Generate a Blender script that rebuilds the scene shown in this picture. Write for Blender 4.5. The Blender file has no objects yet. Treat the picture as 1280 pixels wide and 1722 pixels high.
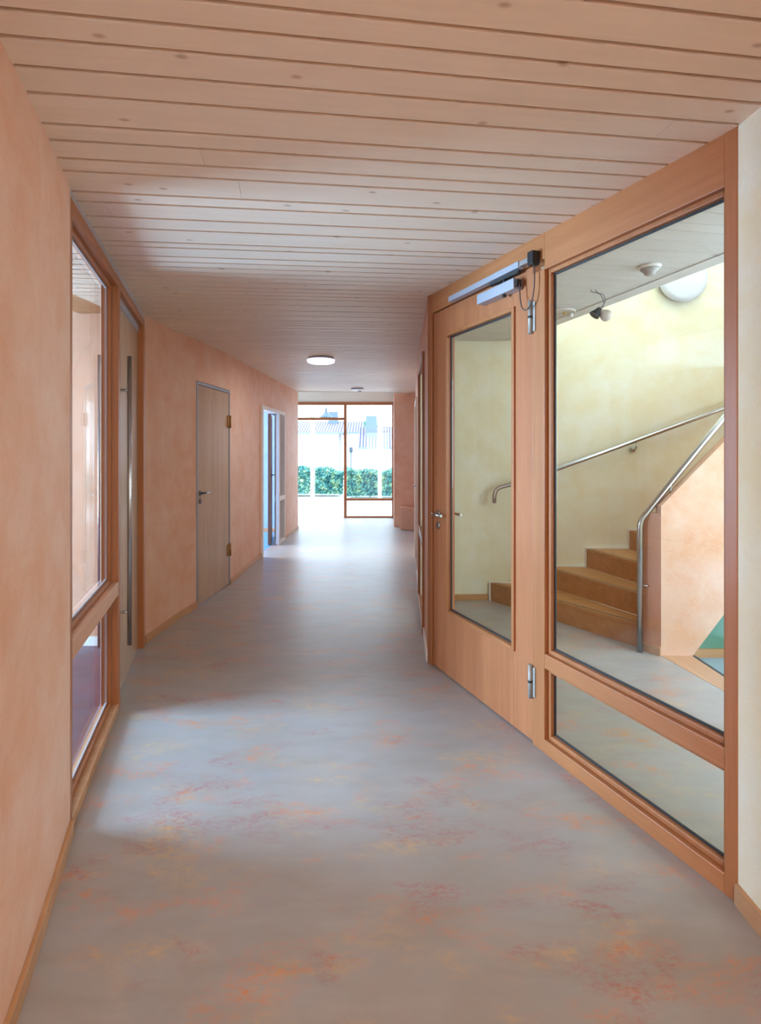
import bpy, bmesh, math, random
from mathutils import Vector, Matrix
random.seed(7)
C = bpy.context.scene
COL = C.collection

# ---------------------------------------------------------------- camera
cam_d = bpy.data.cameras.new('camera'); cam = bpy.data.objects.new('camera', cam_d); COL.objects.link(cam)
cam.location = (0, 0, 1.5); cam.rotation_euler = (math.pi/2, 0, 0)
cam_d.sensor_fit = 'HORIZONTAL'; cam_d.sensor_width = 24.0; cam_d.lens = 17.0
cam_d.shift_y = -106/1280.0; cam_d.clip_start = .02; cam_d.clip_end = 300
C.camera = cam
# ---------------------------------------------------------------- world, daylight, exposure
SKY = 4.0
W = bpy.data.worlds.new('overcast_sky'); C.world = W; W.use_nodes = True
bg = W.node_tree.nodes['Background']; bg.inputs[0].default_value = (.66, .83, 1.0, 1); bg.inputs[1].default_value = SKY
C.view_settings.view_transform = 'Standard'; C.view_settings.look = 'None'
C.view_settings.gamma = 1; C.view_settings.use_curve_mapping = False
C.view_settings.exposure = 0.78
C.cycles.transparent_max_bounces = 24; C.cycles.max_bounces = 12; C.cycles.diffuse_bounces = 6
C.cycles.caustics_reflective = False; C.cycles.caustics_refractive = False
C.cycles.sample_clamp_indirect = 8

def portal(loc, normal, sx, sy):                 # guides the sky light through a window opening
    d = bpy.data.lights.new('window_portal', 'AREA'); d.shape = 'RECTANGLE'; d.size = sx; d.size_y = sy
    d.cycles.is_portal = True
    o = bpy.data.objects.new('window_portal', d); COL.objects.link(o)
    o.location = loc; o.rotation_euler = Vector(normal).to_track_quat('-Z', 'Y').to_euler()
def area(name, loc, normal, sx, sy, power, col=(1, 1, 1), shape='RECTANGLE'):
    d = bpy.data.lights.new(name, 'AREA'); d.shape = shape; d.size = sx; d.size_y = sy; d.energy = power; d.color = col
    o = bpy.data.objects.new(name, d); COL.objects.link(o)
    o.location = loc; o.rotation_euler = Vector(normal).to_track_quat('-Z', 'Y').to_euler()
    return o
portal((-5.18, 2.34, 1.3), (1, 0, 0), 1.8, 2.4)
portal((-.75, 12.0, 1.3), (0, -1, 0), 3.4, 2.6)
portal((-5.18, 8.3, 1.4), (1, 0, 0), 2.0, 2.2)
portal((4.78, 3.1, 3.9), (-1, 0, 0), 1.4, 1.8)
portal((.2, -3.18, 1.5), (0, 1, 0), 1.6, 1.6)
area('daylight_left_room', (-5.6, 2.33, 1.4), (1, 0, -.02), 1.95, 2.5, 900, (.42, .70, 1))
area('daylight_blue_room', (-4.9, 8.3, 1.5), (1, 0, 0), 1.8, 2.0, 130, (.9, .95, 1))
area('daylight_stairwell', (2.6, 3.0, 5.35), (.15, .25, -1), 2.6, 2.2, 40, (.70, .87, 1))
area('hall_near_fill_light', (3.3, 1.42, 1.7), (-.1, 1, -.1), 1.6, 1.4, 13, (.72, .87, 1))  # added area light at an unseen opening, brightens balustrade and steps
area('hall_side_fill_light', (4.78, 3.0, 1.75), (-1, 0, -.1), 1.8, 1.4, 34, (.62, .82, 1))  # added fill through an unseen side opening, towards hall and corridor
area('daylight_far_terrace', (-.75, 12.6, 3.4), (0, -1, -.55), 3.4, 1.2, 150, (.38, .67, 1))

# ---------------------------------------------------------------- helpers
def s2l(c):
    return tuple((x/255/12.92) if x/255 <= .04045 else ((x/255+.055)/1.055)**2.4 for x in c) + (1,)
def tag(o, label=None, cat=None, group=None, kind=None):
    if label: o['label'] = label
    if cat: o['category'] = cat
    if group: o['group'] = group
    if kind: o['kind'] = kind
    return o
class MB:
    def __init__(s): s.bm = bmesh.new()
    def box(s, x0, x1, y0, y1, z0, z1):
        v = [s.bm.verts.new(p) for p in ((x0,y0,z0),(x1,y0,z0),(x1,y1,z0),(x0,y1,z0),(x0,y0,z1),(x1,y0,z1),(x1,y1,z1),(x0,y1,z1))]
        for f in ((0,3,2,1),(4,5,6,7),(0,1,5,4),(1,2,6,5),(2,3,7,6),(3,0,4,7)): s.bm.faces.new([v[i] for i in f])
        return s
    def prism(s, pts, z0, z1):                    # plan polygon extruded upwards
        a = [s.bm.verts.new((p[0], p[1], z0)) for p in pts]; b = [s.bm.verts.new((p[0], p[1], z1)) for p in pts]
        n = len(pts); s.bm.faces.new(a[::-1]); s.bm.faces.new(b)
        for i in range(n): s.bm.faces.new([a[i], a[(i+1) % n], b[(i+1) % n], b[i]])
        return s
    def xz(s, pts, y0, y1):                       # elevation polygon given a thickness in y
        a = [s.bm.verts.new((p[0], y0, p[1])) for p in pts]; b = [s.bm.verts.new((p[0], y1, p[1])) for p in pts]
        n = len(pts); s.bm.faces.new(a); s.bm.faces.new(b[::-1])
        for i in range(n): s.bm.faces.new([a[(i+1) % n], a[i], b[i], b[(i+1) % n]])
        return s
    def tube(s, pts, r, n=14, cap=True):
        pts = [Vector(p) for p in pts]; rs = r if isinstance(r, (list, tuple)) else [r]*len(pts)
        rings = []; up = None
        for i, p in enumerate(pts):
            t = (pts[min(i+1, len(pts)-1)] - pts[max(i-1, 0)]).normalized()
            if up is None: up = t.orthogonal().normalized()
            up = (up - t*up.dot(t)).normalized(); w = t.cross(up)
            rings.append([s.bm.verts.new(p + (up*math.cos(2*math.pi*k/n) + w*math.sin(2*math.pi*k/n))*rs[i]) for k in range(n)])
        for a, b in zip(rings, rings[1:]):
            for k in range(n): s.bm.faces.new([a[k], a[(k+1) % n], b[(k+1) % n], b[k]]).smooth = True
        if cap: s.bm.faces.new(rings[0][::-1]); s.bm.faces.new(rings[-1])
        return s
    def lathe(s, prof, c=(0, 0, 0), n=40, axis=None):   # profile (r, h) about an axis
        q = Vector((0, 0, 1)).rotation_difference(Vector(axis or (0, 0, 1))).to_matrix(); c = Vector(c)
        rings = [[s.bm.verts.new(c + q @ Vector((max(r, 1e-4)*math.cos(2*math.pi*k/n), max(r, 1e-4)*math.sin(2*math.pi*k/n), h))) for k in range(n)] for r, h in prof]
        for a, b in zip(rings, rings[1:]):
            for k in range(n): s.bm.faces.new([a[k], a[(k+1) % n], b[(k+1) % n], b[k]]).smooth = True
        s.bm.faces.new(rings[0][::-1]); s.bm.faces.new(rings[-1])
        return s
    def build(s, name, mat, parent=None, bevel=0):
        bmesh.ops.recalc_face_normals(s.bm, faces=s.bm.faces)
        me = bpy.data.meshes.new(name); s.bm.to_mesh(me); s.bm.free()
        o = bpy.data.objects.new(name, me); COL.objects.link(o); me.materials.append(mat)
        if parent: o.parent = parent
        if bevel:
            m = o.modifiers.new('bevel', 'BEVEL'); m.width = bevel; m.segments = 2; m.limit_method = 'ANGLE'
        return o
def empty(name, loc=(0, 0, 0), rz=0.0, label=None, cat=None, group=None, kind=None):
    o = bpy.data.objects.new(name, None); COL.objects.link(o); o.location = loc; o.rotation_euler = (0, 0, rz)
    o.empty_display_size = .1
    return tag(o, label, cat, group, kind)
def bend(a, b, c, r, n=7):                        # rounded corner at b between a and c
    a, b, c = Vector(a), Vector(b), Vector(c); p = b + (a-b).normalized()*r; q = b + (c-b).normalized()*r
    return [p*(1-t)**2 + b*2*t*(1-t) + q*t*t for t in [i/n for i in range(n+1)]]

# ---------------------------------------------------------------- materials
def new(name):
    m = bpy.data.materials.new(name); m.use_nodes = True; nt = m.node_tree
    return m, nt, nt.nodes['Principled BSDF']
def plain(name, col, rough=.5, metal=0, spec=.5):
    m, nt, b = new(name); b.inputs['Base Color'].default_value = s2l(col)
    b.inputs['Roughness'].default_value = rough; b.inputs['Metallic'].default_value = metal
    b.inputs['Specular IOR Level'].default_value = spec
    return m
def coords(nt, scale=(1, 1, 1), rot=(0, 0, 0), which='Object'):
    tc = nt.nodes.new('ShaderNodeTexCoord'); mp = nt.nodes.new('ShaderNodeMapping')
    mp.inputs['Scale'].default_value = scale; mp.inputs['Rotation'].default_value = rot
    nt.links.new(tc.outputs[which], mp.inputs[0]); return mp.outputs[0]
def noise(nt, co, scale, detail=4, rough=.55, dist=0):
    n = nt.nodes.new('ShaderNodeTexNoise'); n.inputs['Scale'].default_value = scale; n.inputs['Detail'].default_value = detail
    n.inputs['Roughness'].default_value = rough; n.inputs['Distortion'].default_value = dist
    nt.links.new(co, n.inputs['Vector']); return n.outputs['Fac']
def ramp(nt, fac, stops):
    r = nt.nodes.new('ShaderNodeValToRGB'); e = r.color_ramp.elements
    while len(e) < len(stops): e.new(.5)
    for k, (p, c) in enumerate(stops): e[k].position = p; e[k].color = c
    nt.links.new(fac, r.inputs[0]); return r.outputs[0]
def mix(nt, fac, a, b):
    m = nt.nodes.new('ShaderNodeMix'); m.data_type = 'RGBA'
    for k, v in ((0, fac), (6, a), (7, b)):
        if isinstance(v, (tuple, float, int)): m.inputs[k].default_value = v
        else: nt.links.new(v, m.inputs[k])
    return m.outputs[2]
def bump(nt, b, h, strength, dist=.01):
    n = nt.nodes.new('ShaderNodeBump'); n.inputs['Strength'].default_value = strength; n.inputs['Distance'].default_value = dist
    nt.links.new(h, n.inputs['Height']); nt.links.new(n.outputs[0], b.inputs['Normal'])
BW = lambda a, c: [(a, (0, 0, 0, 1)), (c, (1, 1, 1, 1))]

def plaster(name, c1, c2, c3, rough=.62, stipple=.35):   # glazed (lasure) plaster
    m, nt, b = new(name); co = coords(nt)
    big = ramp(nt, noise(nt, co, 1.3, 5, .6, .6), BW(.35, .66))
    mid = ramp(nt, noise(nt, co, 5, 6, .65, .3), BW(.38, .68))
    fin = ramp(nt, noise(nt, co, 120, 3, .6), BW(.45, .75))
    col = mix(nt, big, s2l(c1), s2l(c2))
    col = mix(nt, mid, col, mix(nt, .5, col, s2l(c3)))
    f = nt.nodes.new('ShaderNodeMath'); f.operation = 'MULTIPLY'; f.inputs[1].default_value = .28; nt.links.new(fin, f.inputs[0])
    col = mix(nt, f.outputs[0], col, s2l(c3))
    nt.links.new(col, b.inputs['Base Color']); b.inputs['Roughness'].default_value = rough
    bump(nt, b, noise(nt, co, 160, 4, .6), stipple, .004)
    return m
def wood(name, c1, c2, axis='z', rough=.42, grain=1.0):
    m, nt, b = new(name)
    sc = {'z': (9, 9, .5), 'x': (.5, 9, 9), 'y': (9, .5, 9)}[axis]
    co = coords(nt, sc)
    g = ramp(nt, noise(nt, co, 1.6*grain, 4, .6, .8), BW(.3, .7))
    sc2 = tuple(v*5 for v in sc); co2 = coords(nt, sc2)
    g2 = ramp(nt, noise(nt, co2, 3, 3, .6), BW(.4, .75))
    col = mix(nt, g, s2l(c1), s2l(c2)); f = nt.nodes.new('ShaderNodeMath'); f.operation = 'MULTIPLY'; f.inputs[1].default_value = .25
    nt.links.new(g2, f.inputs[0]); col = mix(nt, f.outputs[0], col, s2l(tuple(v*.86 for v in c1)))
    nt.links.new(col, b.inputs['Base Color']); b.inputs['Roughness'].default_value = rough
    return m
def glass(name, tint, refl=1.0):
    m = bpy.data.materials.new(name); m.use_nodes = True; nt = m.node_tree; nt.nodes.clear()
    out = nt.nodes.new('ShaderNodeOutputMaterial'); mx = nt.nodes.new('ShaderNodeMixShader')
    tr = nt.nodes.new('ShaderNodeBsdfTransparent'); tr.inputs[0].default_value = tint
    gl = nt.nodes.new('ShaderNodeBsdfGlossy'); gl.inputs['Roughness'].default_value = 0
    g = nt.nodes.new('ShaderNodeNewGeometry'); d = nt.nodes.new('ShaderNodeVectorMath'); d.operation = 'DOT_PRODUCT'
    nt.links.new(g.outputs['Normal'], d.inputs[0]); nt.links.new(g.outputs['Incoming'], d.inputs[1])
    def M(op, a, bb):
        k = nt.nodes.new('ShaderNodeMath'); k.operation = op
        for i, v in enumerate((a, bb)):
            if v is None: continue
            if isinstance(v, (int, float)): k.inputs[i].default_value = v
            else: nt.links.new(v, k.inputs[i])
        return k.outputs[0]
    c = M('ABSOLUTE', d.outputs['Value'], None); c = M('SUBTRACT', 1.0, c); c = M('POWER', c, 5.0)
    c = M('MULTIPLY_ADD', c, .955*refl); c.node.inputs[2].default_value = .045*refl
    nt.links.new(c, mx.inputs[0]); nt.links.new(tr.outputs[0], mx.inputs[1]); nt.links.new(gl.outputs[0], mx.inputs[2])
    nt.links.new(mx.outputs[0], out.inputs[0]); return m
def emit(name, col, strength):
    m, nt, b = new(name); b.inputs['Base Color'].default_value = s2l((235, 235, 235))
    b.inputs['Emission Color'].default_value = s2l(col); b.inputs['Emission Strength'].default_value = strength
    return m
def linoleum(name, base, base2, flecks, rough=.38):
    m, nt, b = new(name)
    co = coords(nt, (1, 2.6, 1), (0, 0, math.radians(-9)))
    col = mix(nt, ramp(nt, noise(nt, co, 3, 5, .6, .4), BW(.35, .65)), s2l(base), s2l(base2))
    co_f = coords(nt, (1, 2.0, 1), (0, 0, math.radians(-9)))
    for k, (c, lo, hi, sc, amt) in enumerate(flecks):
        off = nt.nodes.new('ShaderNodeVectorMath'); off.inputs[1].default_value = (k*7.3, k*3.1, k); nt.links.new(co_f, off.inputs[0])
        clump = ramp(nt, noise(nt, off.outputs[0], 2.6, 3, .6, .3), BW(lo, hi))
        spot = ramp(nt, noise(nt, off.outputs[0], sc, 9, .88, .15), BW(.46, .60))
        mm = nt.nodes.new('ShaderNodeMath'); mm.operation = 'MULTIPLY'; nt.links.new(clump, mm.inputs[0]); nt.links.new(spot, mm.inputs[1])
        m2 = nt.nodes.new('ShaderNodeMath'); m2.operation = 'MULTIPLY'; m2.inputs[1].default_value = amt; nt.links.new(mm.outputs[0], m2.inputs[0])
        col = mix(nt, m2.outputs[0], col, s2l(c))
    nt.links.new(col, b.inputs['Base Color']); b.inputs['Roughness'].default_value = rough
    b.inputs['Specular IOR Level'].default_value = .38
    bump(nt, b, noise(nt, coords(nt), 55, 3, .6), .12, .003)
    return m
def boards_mat(name, c1, c2, knots=True):
    m, nt, b = new(name)
    co = coords(nt, (.8, 14, 1)); at = nt.nodes.new('ShaderNodeAttribute'); at.attribute_name = 'tone'
    ad = nt.nodes.new('ShaderNodeVectorMath'); nt.links.new(co, ad.inputs[0]); nt.links.new(at.outputs['Vector'], ad.inputs[1])
    g = ramp(nt, noise(nt, ad.outputs[0], 2.2, 5, .6, .7), BW(.3, .72))
    col = mix(nt, g, s2l(c1), s2l(c2))
    col = mix(nt, mix(nt, .75, at.outputs['Fac'], (0, 0, 0, 1)), col, s2l(tuple(v*.9 for v in c1)))
    if knots:
        v = nt.nodes.new('ShaderNodeTexVoronoi'); v.voronoi_dimensions = '2D'; v.inputs['Scale'].default_value = 2.6; v.inputs['Randomness'].default_value = 1
        nt.links.new(coords(nt, (.72, 1.35, 1)), v.inputs['Vector'])
        k = ramp(nt, v.outputs['Distance'], [(.014, (1, 1, 1, 1)), (.040, (0, 0, 0, 1))])
        f = nt.nodes.new('ShaderNodeMath'); f.operation = 'MULTIPLY'; f.inputs[1].default_value = .55; nt.links.new(k, f.inputs[0])
        col = mix(nt, f.outputs[0], col, s2l((150, 100, 70)))
    nt.links.new(col, b.inputs['Base Color']); b.inputs['Roughness'].default_value = .5
    return m

M_peach = plaster('peach_plaster', (222, 162, 126), (228, 180, 150), (236, 208, 190))
M_yellow = plaster('yellow_plaster', (236, 231, 204), (238, 237, 222), (230, 212, 160), .7, .15)
M_white = plain('white_paint', (236, 233, 228), .6)
M_pinkwhite = plaster('pale_peach_plaster', (200, 140, 106), (206, 150, 118), (212, 164, 138), .7, .1)
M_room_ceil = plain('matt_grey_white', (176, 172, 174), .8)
M_grey = plain('grey_fascia', (172, 162, 168), .6)
M_blue = plaster('blue_plaster', (132, 168, 218), (142, 176, 222), (155, 188, 228), .7, .1)
M_green = plaster('green_plaster', (88, 134, 112), (96, 142, 120), (108, 150, 130), .7, .1)
M_wz = wood('larch_upright', (158, 96, 54), (174, 110, 68), 'z')
M_wx = wood('larch_lengthwise', (162, 98, 56), (178, 114, 70), 'x')
M_door = wood('larch_veneer', (160, 94, 58), (178, 112, 72), 'z', .4, .8)
M_grey_wood = wood('pale_oak_veneer', (178, 148, 124), (194, 164, 138), 'z', .22)
M_oak = wood('oak_steps', (182, 128, 76), (202, 150, 98), 'x', .45)
M_base = wood('oak_skirting', (186, 138, 98), (202, 156, 116), 'y', .45)
M_dark = plain('black_gasket', (40, 40, 42), .5)
M_black = plain('black_plastic', (26, 24, 26), .4)
M_alu = plain('brushed_aluminium', (196, 198, 204), .32, .9)
M_alu_matt = plain('silver_paint', (172, 172, 184), .4, .35)
M_steel = plain('stainless_steel', (190, 190, 192), .22, 1)
M_brass = plain('brass', (170, 130, 80), .35, .9)
M_glass = glass('clear_glass', (.955, .975, .97, 1))
M_glass_t = glass('tinted_fire_glass', (.93, .955, .93, 1), 1.15)
M_glass_l = glass('left_glass', (.97, .98, .98, 1), 1.0)
M_lamp = emit('lamp_diffuser', (240, 244, 255), .55)
M_lamp_off = plain('opal_shade', (214, 218, 230), .3)
FLECK = [((220, 132, 62), .53, .68, 17, .8), ((176, 70, 62), .56, .70, 26, .62), ((222, 176, 90), .54, .70, 15, .5), ((150, 165, 190), .5, .7, 14, .3)]
M_floor = linoleum('marbled_linoleum', (162, 155, 151), (169, 164, 163), FLECK)
M_purple = linoleum('purple_linoleum', (84, 52, 76), (96, 62, 88), [((70, 40, 70), .5, .66, 30, .6)], .3)
M_bluefl = linoleum('blue_linoleum', (90, 150, 190), (104, 165, 200), [((140, 190, 215), .5, .66, 30, .5)], .3)
M_ceil = boards_mat('whitewashed_spruce', (230, 211, 194), (237, 220, 205))
M_ceil2 = boards_mat('white_boards', (214, 210, 204), (220, 216, 212), False)
M_batten = plain('dark_spruce_battens', (176, 126, 84), .7)
M_outw = plain('white_render', (240, 240, 240), .8)
def tiles():
    m, nt, b = new('roof_tiles'); w = nt.nodes.new('ShaderNodeTexWave'); w.inputs['Scale'].default_value = 1.6; w.inputs['Distortion'].default_value = 1.0
    nt.links.new(coords(nt), w.inputs['Vector'])
    nt.links.new(mix(nt, w.outputs['Fac'], s2l((62, 68, 96)), s2l((150, 140, 160))), b.inputs['Base Color']); b.inputs['Roughness'].default_value = .8
    return m
M_tiles = tiles()
def leafy(name, a, b_, c):
    m, nt, b = new(name); n = noise(nt, coords(nt), 5, 4, .7)
    nt.links.new(ramp(nt, n, [(.35, s2l(a)), (.5, s2l(b_)), (.66, s2l(c))]), b.inputs['Base Color']); b.inputs['Roughness'].default_value = .7
    return m
M_hedge = leafy('hedge_leaves', (60, 122, 128), (96, 158, 146), (186, 206, 160))
M_grass = leafy('grass', (90, 130, 60), (110, 150, 70), (140, 170, 90))
M_pave = plain('pale_paving', (215, 215, 215), .8)

# ---------------------------------------------------------------- plan (metres, camera at the origin)
H = 2.572
def CZ(x, y):                                     # the board ceiling dips a little towards the near left
    k = max(0, min(1, 1-(y-4)/5)); return H + .022*k*(x-.35) + .014*(min(y, 3.75)-3.75)
LEFT_NEAR = [(-.86, -3.0), (-.74, -1.0), (-.70, 0.0), (-.80, .8), (-.955, 1.38), (-1.205, 2.093)]
LEFT_B = [(-1.813, 4.145), (-1.79, 4.7), (-1.742, 5.10)]
LEFT_C = [(-1.672, 5.975), (-1.668, 6.5), (-1.65, 7.43)]
LEFT_D = [(-1.60, 8.90), (-1.548, 10.12)]
def offset(pts, d):                               # d > 0: to the left of the walking direction
    out = []
    for i, p in enumerate(pts):
        a = Vector(pts[max(i-1, 0)]); b = Vector(pts[min(i+1, len(pts)-1)]); t = (b-a).normalized()
        out.append((p[0]-t.y*d, p[1]+t.x*d))
    return out
def smooth(pts, n=6):
    if len(pts) < 3: return pts
    out = []; P = [Vector(p) for p in pts]
    for i in range(len(P)-1):
        p0 = P[max(i-1, 0)]; p1 = P[i]; p2 = P[i+1]; p3 = P[min(i+2, len(P)-1)]
        for k in range(n):
            t = k/n; out.append(tuple(.5*((2*p1)+(p2-p0)*t+(2*p0-5*p1+4*p2-p3)*t*t+(3*p1-p0-3*p2+p3)*t**3)))
    out.append(tuple(P[-1])); return out
def wall(name, pts, th, z0, z1, mat, label, sm=True):
    """pts run so that the room is on the right hand and the wall's thickness on the left"""
    p = smooth(pts) if sm else pts
    return tag(MB().prism(p + offset(p, th)[::-1], z0, z1).build(name, mat), label, 'wall', kind='structure')
def base(name, pts, label, mat=None, h=.06, th=.014, sm=True):
    p = smooth(pts) if sm else pts
    return tag(MB().prism(offset(p, -th) + p[::-1], 0, h).build(name, mat or M_base, None, .002), label, 'baseboard', kind='structure')

# floors
fl = [(-.95, -3.2), (1.3, -3.2), (1.3, 1.6), (2.33, 1.6), (2.33, 2.3), (2.13, 3.318), (2.035, 3.91), (2.03, 5.6), (.5, 5.6), (.75, 10.3), (.75, 12.0),
      (-3.4, 12.0), (-3.4, 10.12), (-1.66, 10.12), (-1.72, 7.5), (-1.80, 5.5), (-1.93, 4.2), (-1.32, 2.09), (-1.0, 1.2), (-.85, 0)]
tag(MB().prism(fl, -.08, 0).build('floor', M_floor), 'marbled grey linoleum floor with orange and red flecks', 'floor', kind='structure')
tag(MB().prism([(-5.1, -1.1), (-.86, -1.1), (-.86, 0), (-1.0, 1.2), (-1.32, 2.09), (-1.93, 4.2), (-5.1, 4.2)], -.08, 0).build('floor.001', M_purple), 'purple linoleum floor in the room behind the left glazing', 'floor', kind='structure')
tag(MB().prism([(-5.1, 6.7), (-1.75, 6.7), (-1.72, 7.5), (-1.665, 9.8), (-5.1, 9.8)], -.08, 0).build('floor.002', M_bluefl), 'blue linoleum floor seen through the far left doorway', 'floor', kind='structure')
tag(MB().box(2.27, 4.7, 1.6, 4.5, -.26, -.18).build('floor.003', linoleum('pale_teal_linoleum', (136, 160, 172), (146, 170, 180), [((170, 185, 190), .5, .66, 30, .4)])), 'blue landing floor one step down beside the stairs', 'floor', kind='structure')

# ceiling: individual boards with shadow gaps, over battens
def boards(name, clip_pts, z, widths, ang, mat, label, y_start, y_end, gap=.016, x0=-4, x1=4, th=.014, dip=False):
    bm = bmesh.new(); tone = bm.faces.layers.float.new('tone'); y = y_start; i = 0
    while y < y_end:
        w = widths[i] if i < len(widths) else random.choice((.088, .088, .118, .118, .148, .16)); i += 1
        cuts = [x0]; x = x0 + random.uniform(.4, 4)
        while x < x1: cuts.append(x); x += random.uniform(3.2, 5.2)
        cuts.append(x1)
        for a, b in zip(cuts, cuts[1:]):
            t = random.random()*.5
            vs = [bm.verts.new(p) for p in ((a+.0006, y+gap/2, z), (b-.0006, y+gap/2, z), (b-.0006, y+w-gap/2, z), (a+.0006, y+w-gap/2, z),
                                            (a+.0006, y+gap/2, z+th), (b-.0006, y+gap/2, z+th), (b-.0006, y+w-gap/2, z+th), (a+.0006, y+w-gap/2, z+th))]
            for f in ((3,2,1,0),(4,5,6,7),(0,1,5,4),(1,2,6,5),(2,3,7,6),(3,0,4,7)):
                bm.faces.new([vs[k] for k in f])[tone] = t
        y += w
    R = Matrix.Rotation(ang, 4, 'Z'); bmesh.ops.transform(bm, matrix=R, verts=bm.verts)
    out = bmesh.new()
    for poly in clip_pts:                          # clip by each convex plan polygon (counter-clockwise)
        c = bm.copy(); n = len(poly)
        for k in range(n):
            a = Vector(poly[k]); b = Vector(poly[(k+1) % n]); d = (b-a).normalized()
            bmesh.ops.bisect_plane(c, geom=c.verts[:]+c.edges[:]+c.faces[:], plane_co=(a.x, a.y, 0), plane_no=(d.y, -d.x, 0), clear_outer=True)
        tmp = bpy.data.meshes.new('tmp'); c.to_mesh(tmp); c.free(); out.from_mesh(tmp); bpy.data.meshes.remove(tmp)
    bm.free(); bm = out
    if dip:
        for v in bm.verts: v.co.z += CZ(v.co.x, v.co.y) - H
    bmesh.ops.transform(bm, matrix=R.inverted(), verts=bm.verts)
    me = bpy.data.meshes.new(name); bm.to_mesh(me); bm.free(); me.materials.append(mat)
    o = bpy.data.objects.new(name, me); COL.objects.link(o); o.rotation_euler = (0, 0, ang)
    return tag(o, label, 'ceiling', kind='structure')
ANG = math.radians(9.2)
line_y = [1.344, 1.431, 1.523, 1.634, 1.749, 1.905, 2.001, 2.119, 2.211, 2.379, 2.469, 2.616, 2.741, 2.906, 2.977, 3.11]
ly = [v*(CZ(0, v)-1.5)/1.072*math.cos(ANG) for v in line_y]
wd = [.118, .148, .088, .118, .148, .118, .088, .148, .118, .088]*4
pre = []; y = ly[0]
k = 0
while y > -3.6: pre.insert(0, wd[k % 10]); y -= wd[k % 10]; k += 1
boards('ceiling', [[(-2.3, -3.2), (1.35, -3.2), (1.35, 1.455), (.371, 3.80), (-2.0, 4)], [(-2.0, 4), (.371, 3.80), (.75, 10.3), (-1.7, 9.95)]], H, pre + [b-a for a, b in zip(ly, ly[1:])], ANG, M_ceil,
       'whitewashed spruce board ceiling over the corridor', y, 11, dip=True)
bt = MB(); gx = [-2.3, -1.0, .3, 1.35]; gy = [-3.2, -1, 1, 2.5, 3.75, 5, 6.5, 8, 9, 10.3]
for i in range(3):
    for j in range(9):
        if gx[i] > .2 and gy[j+1] > 3.8: xb = .80
        else: xb = gx[i+1]
        c4 = [(gx[i], gy[j]), (xb, gy[j]), (xb, gy[j+1]), (gx[i], gy[j+1])]
        lo_ = [bt.bm.verts.new((x, y_, CZ(x, y_)+.016)) for x, y_ in c4]; hi_ = [bt.bm.verts.new((x, y_, CZ(x, y_)+.05)) for x, y_ in c4]
        bt.bm.faces.new(lo_[::-1]); bt.bm.faces.new(hi_)
        for k in range(4): bt.bm.faces.new([lo_[k], lo_[(k+1) % 4], hi_[(k+1) % 4], hi_[k]])
tag(bt.build('ceiling.001', M_batten), 'brown batten layer above the shadow gaps of the corridor ceiling', 'ceiling', kind='structure')
edge = lambda Y: 1.54 - .279*(Y-4.58)
hall_c = [(1.285, 1.62), (edge(1.62), 1.62), (edge(5.45), 5.45), (.44, 5.45), (.371, 3.80)]
boards('ceiling.002', [hall_c[:3] + [hall_c[3], hall_c[4]]], H, [], ANG, M_ceil2, 'whitish board ceiling over the stair hall behind the glazing', 1.0, 6.5, .006)
tag(MB().prism(hall_c, H+.02, H+.30).build('ceiling.003', M_white), 'white slab of the stair hall ceiling', 'ceiling', kind='structure')
tag(MB().prism([(edge(1.62)-.12, 1.62), (edge(1.62), 1.62), (edge(5.3), 5.3), (edge(5.3)-.12, 5.3)], H-.006, H).build('trim_1', M_ceil2), 'pale edge board along the stairwell opening', 'trim', kind='structure')
tag(MB().box(-5.1, -.9, -1.1, 4.2, 2.60, 2.7).build('ceiling.004', M_room_ceil), 'white ceiling of the room behind the left glazing', 'ceiling', kind='structure')
tag(MB().box(-5.1, -1.75, 6.7, 9.9, 2.55, 2.65).build('ceiling.005', M_white), 'white ceiling of the blue room', 'ceiling', kind='structure')
tag(MB().prism([(-3.5, 9.9), (-1.7, 9.96), (.75, 10.31), (1.0, 12.1), (-3.5, 12.1)], 2.95, 3.05).build('ceiling.006', M_white), 'higher white ceiling of the entrance lobby', 'ceiling', kind='structure')
tag(MB().prism([(-1.7, 9.95), (.75, 10.30), (.75, 10.33), (-1.7, 9.98)], H-.01, 2.95).build('trim_2', M_white), 'white fascia where the board ceiling ends', 'trim', kind='structure')
tag(MB().box(1.1, 4.8, 1.5, 5.5, 5.5, 5.6).build('ceiling.007', M_white), 'white ceiling high above the stairwell', 'ceiling', kind='structure')

# corridor walls, left side
wall('wall_left', LEFT_NEAR, .13, 0, H+.03, M_peach, 'peach plaster wall at the left edge, nearest the camera')
wall('wall_left.001', LEFT_B, .13, 0, H+.03, M_peach, 'peach plaster wall between the left door and the closed pale door')
wall('wall_left.002', [LEFT_B[-1], LEFT_C[0]], .13, 2.15, H+.03, M_peach, 'peach plaster above the closed pale door')
wall('wall_left.003', LEFT_C, .13, 0, H+.03, M_peach, 'peach plaster wall between the closed pale door and the blue room doorway')
wall('wall_left.004', [LEFT_C[-1], LEFT_D[0]], .13, 2.105, H+.03, M_peach, 'peach plaster above the blue room doorway')
wall('wall_left.005', LEFT_D, .13, 0, H+.03, M_peach, 'last piece of peach plaster wall before the lobby')
base('baseboard_left', LEFT_NEAR, 'light wooden skirting below the nearest left wall')
base('baseboard_left.001', LEFT_B, 'light wooden skirting before the closed pale door')
base('baseboard_left.002', LEFT_C, 'light wooden skirting after the closed pale door')
base('baseboard_left.003', LEFT_D, 'light wooden skirting beside the lobby')
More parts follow.
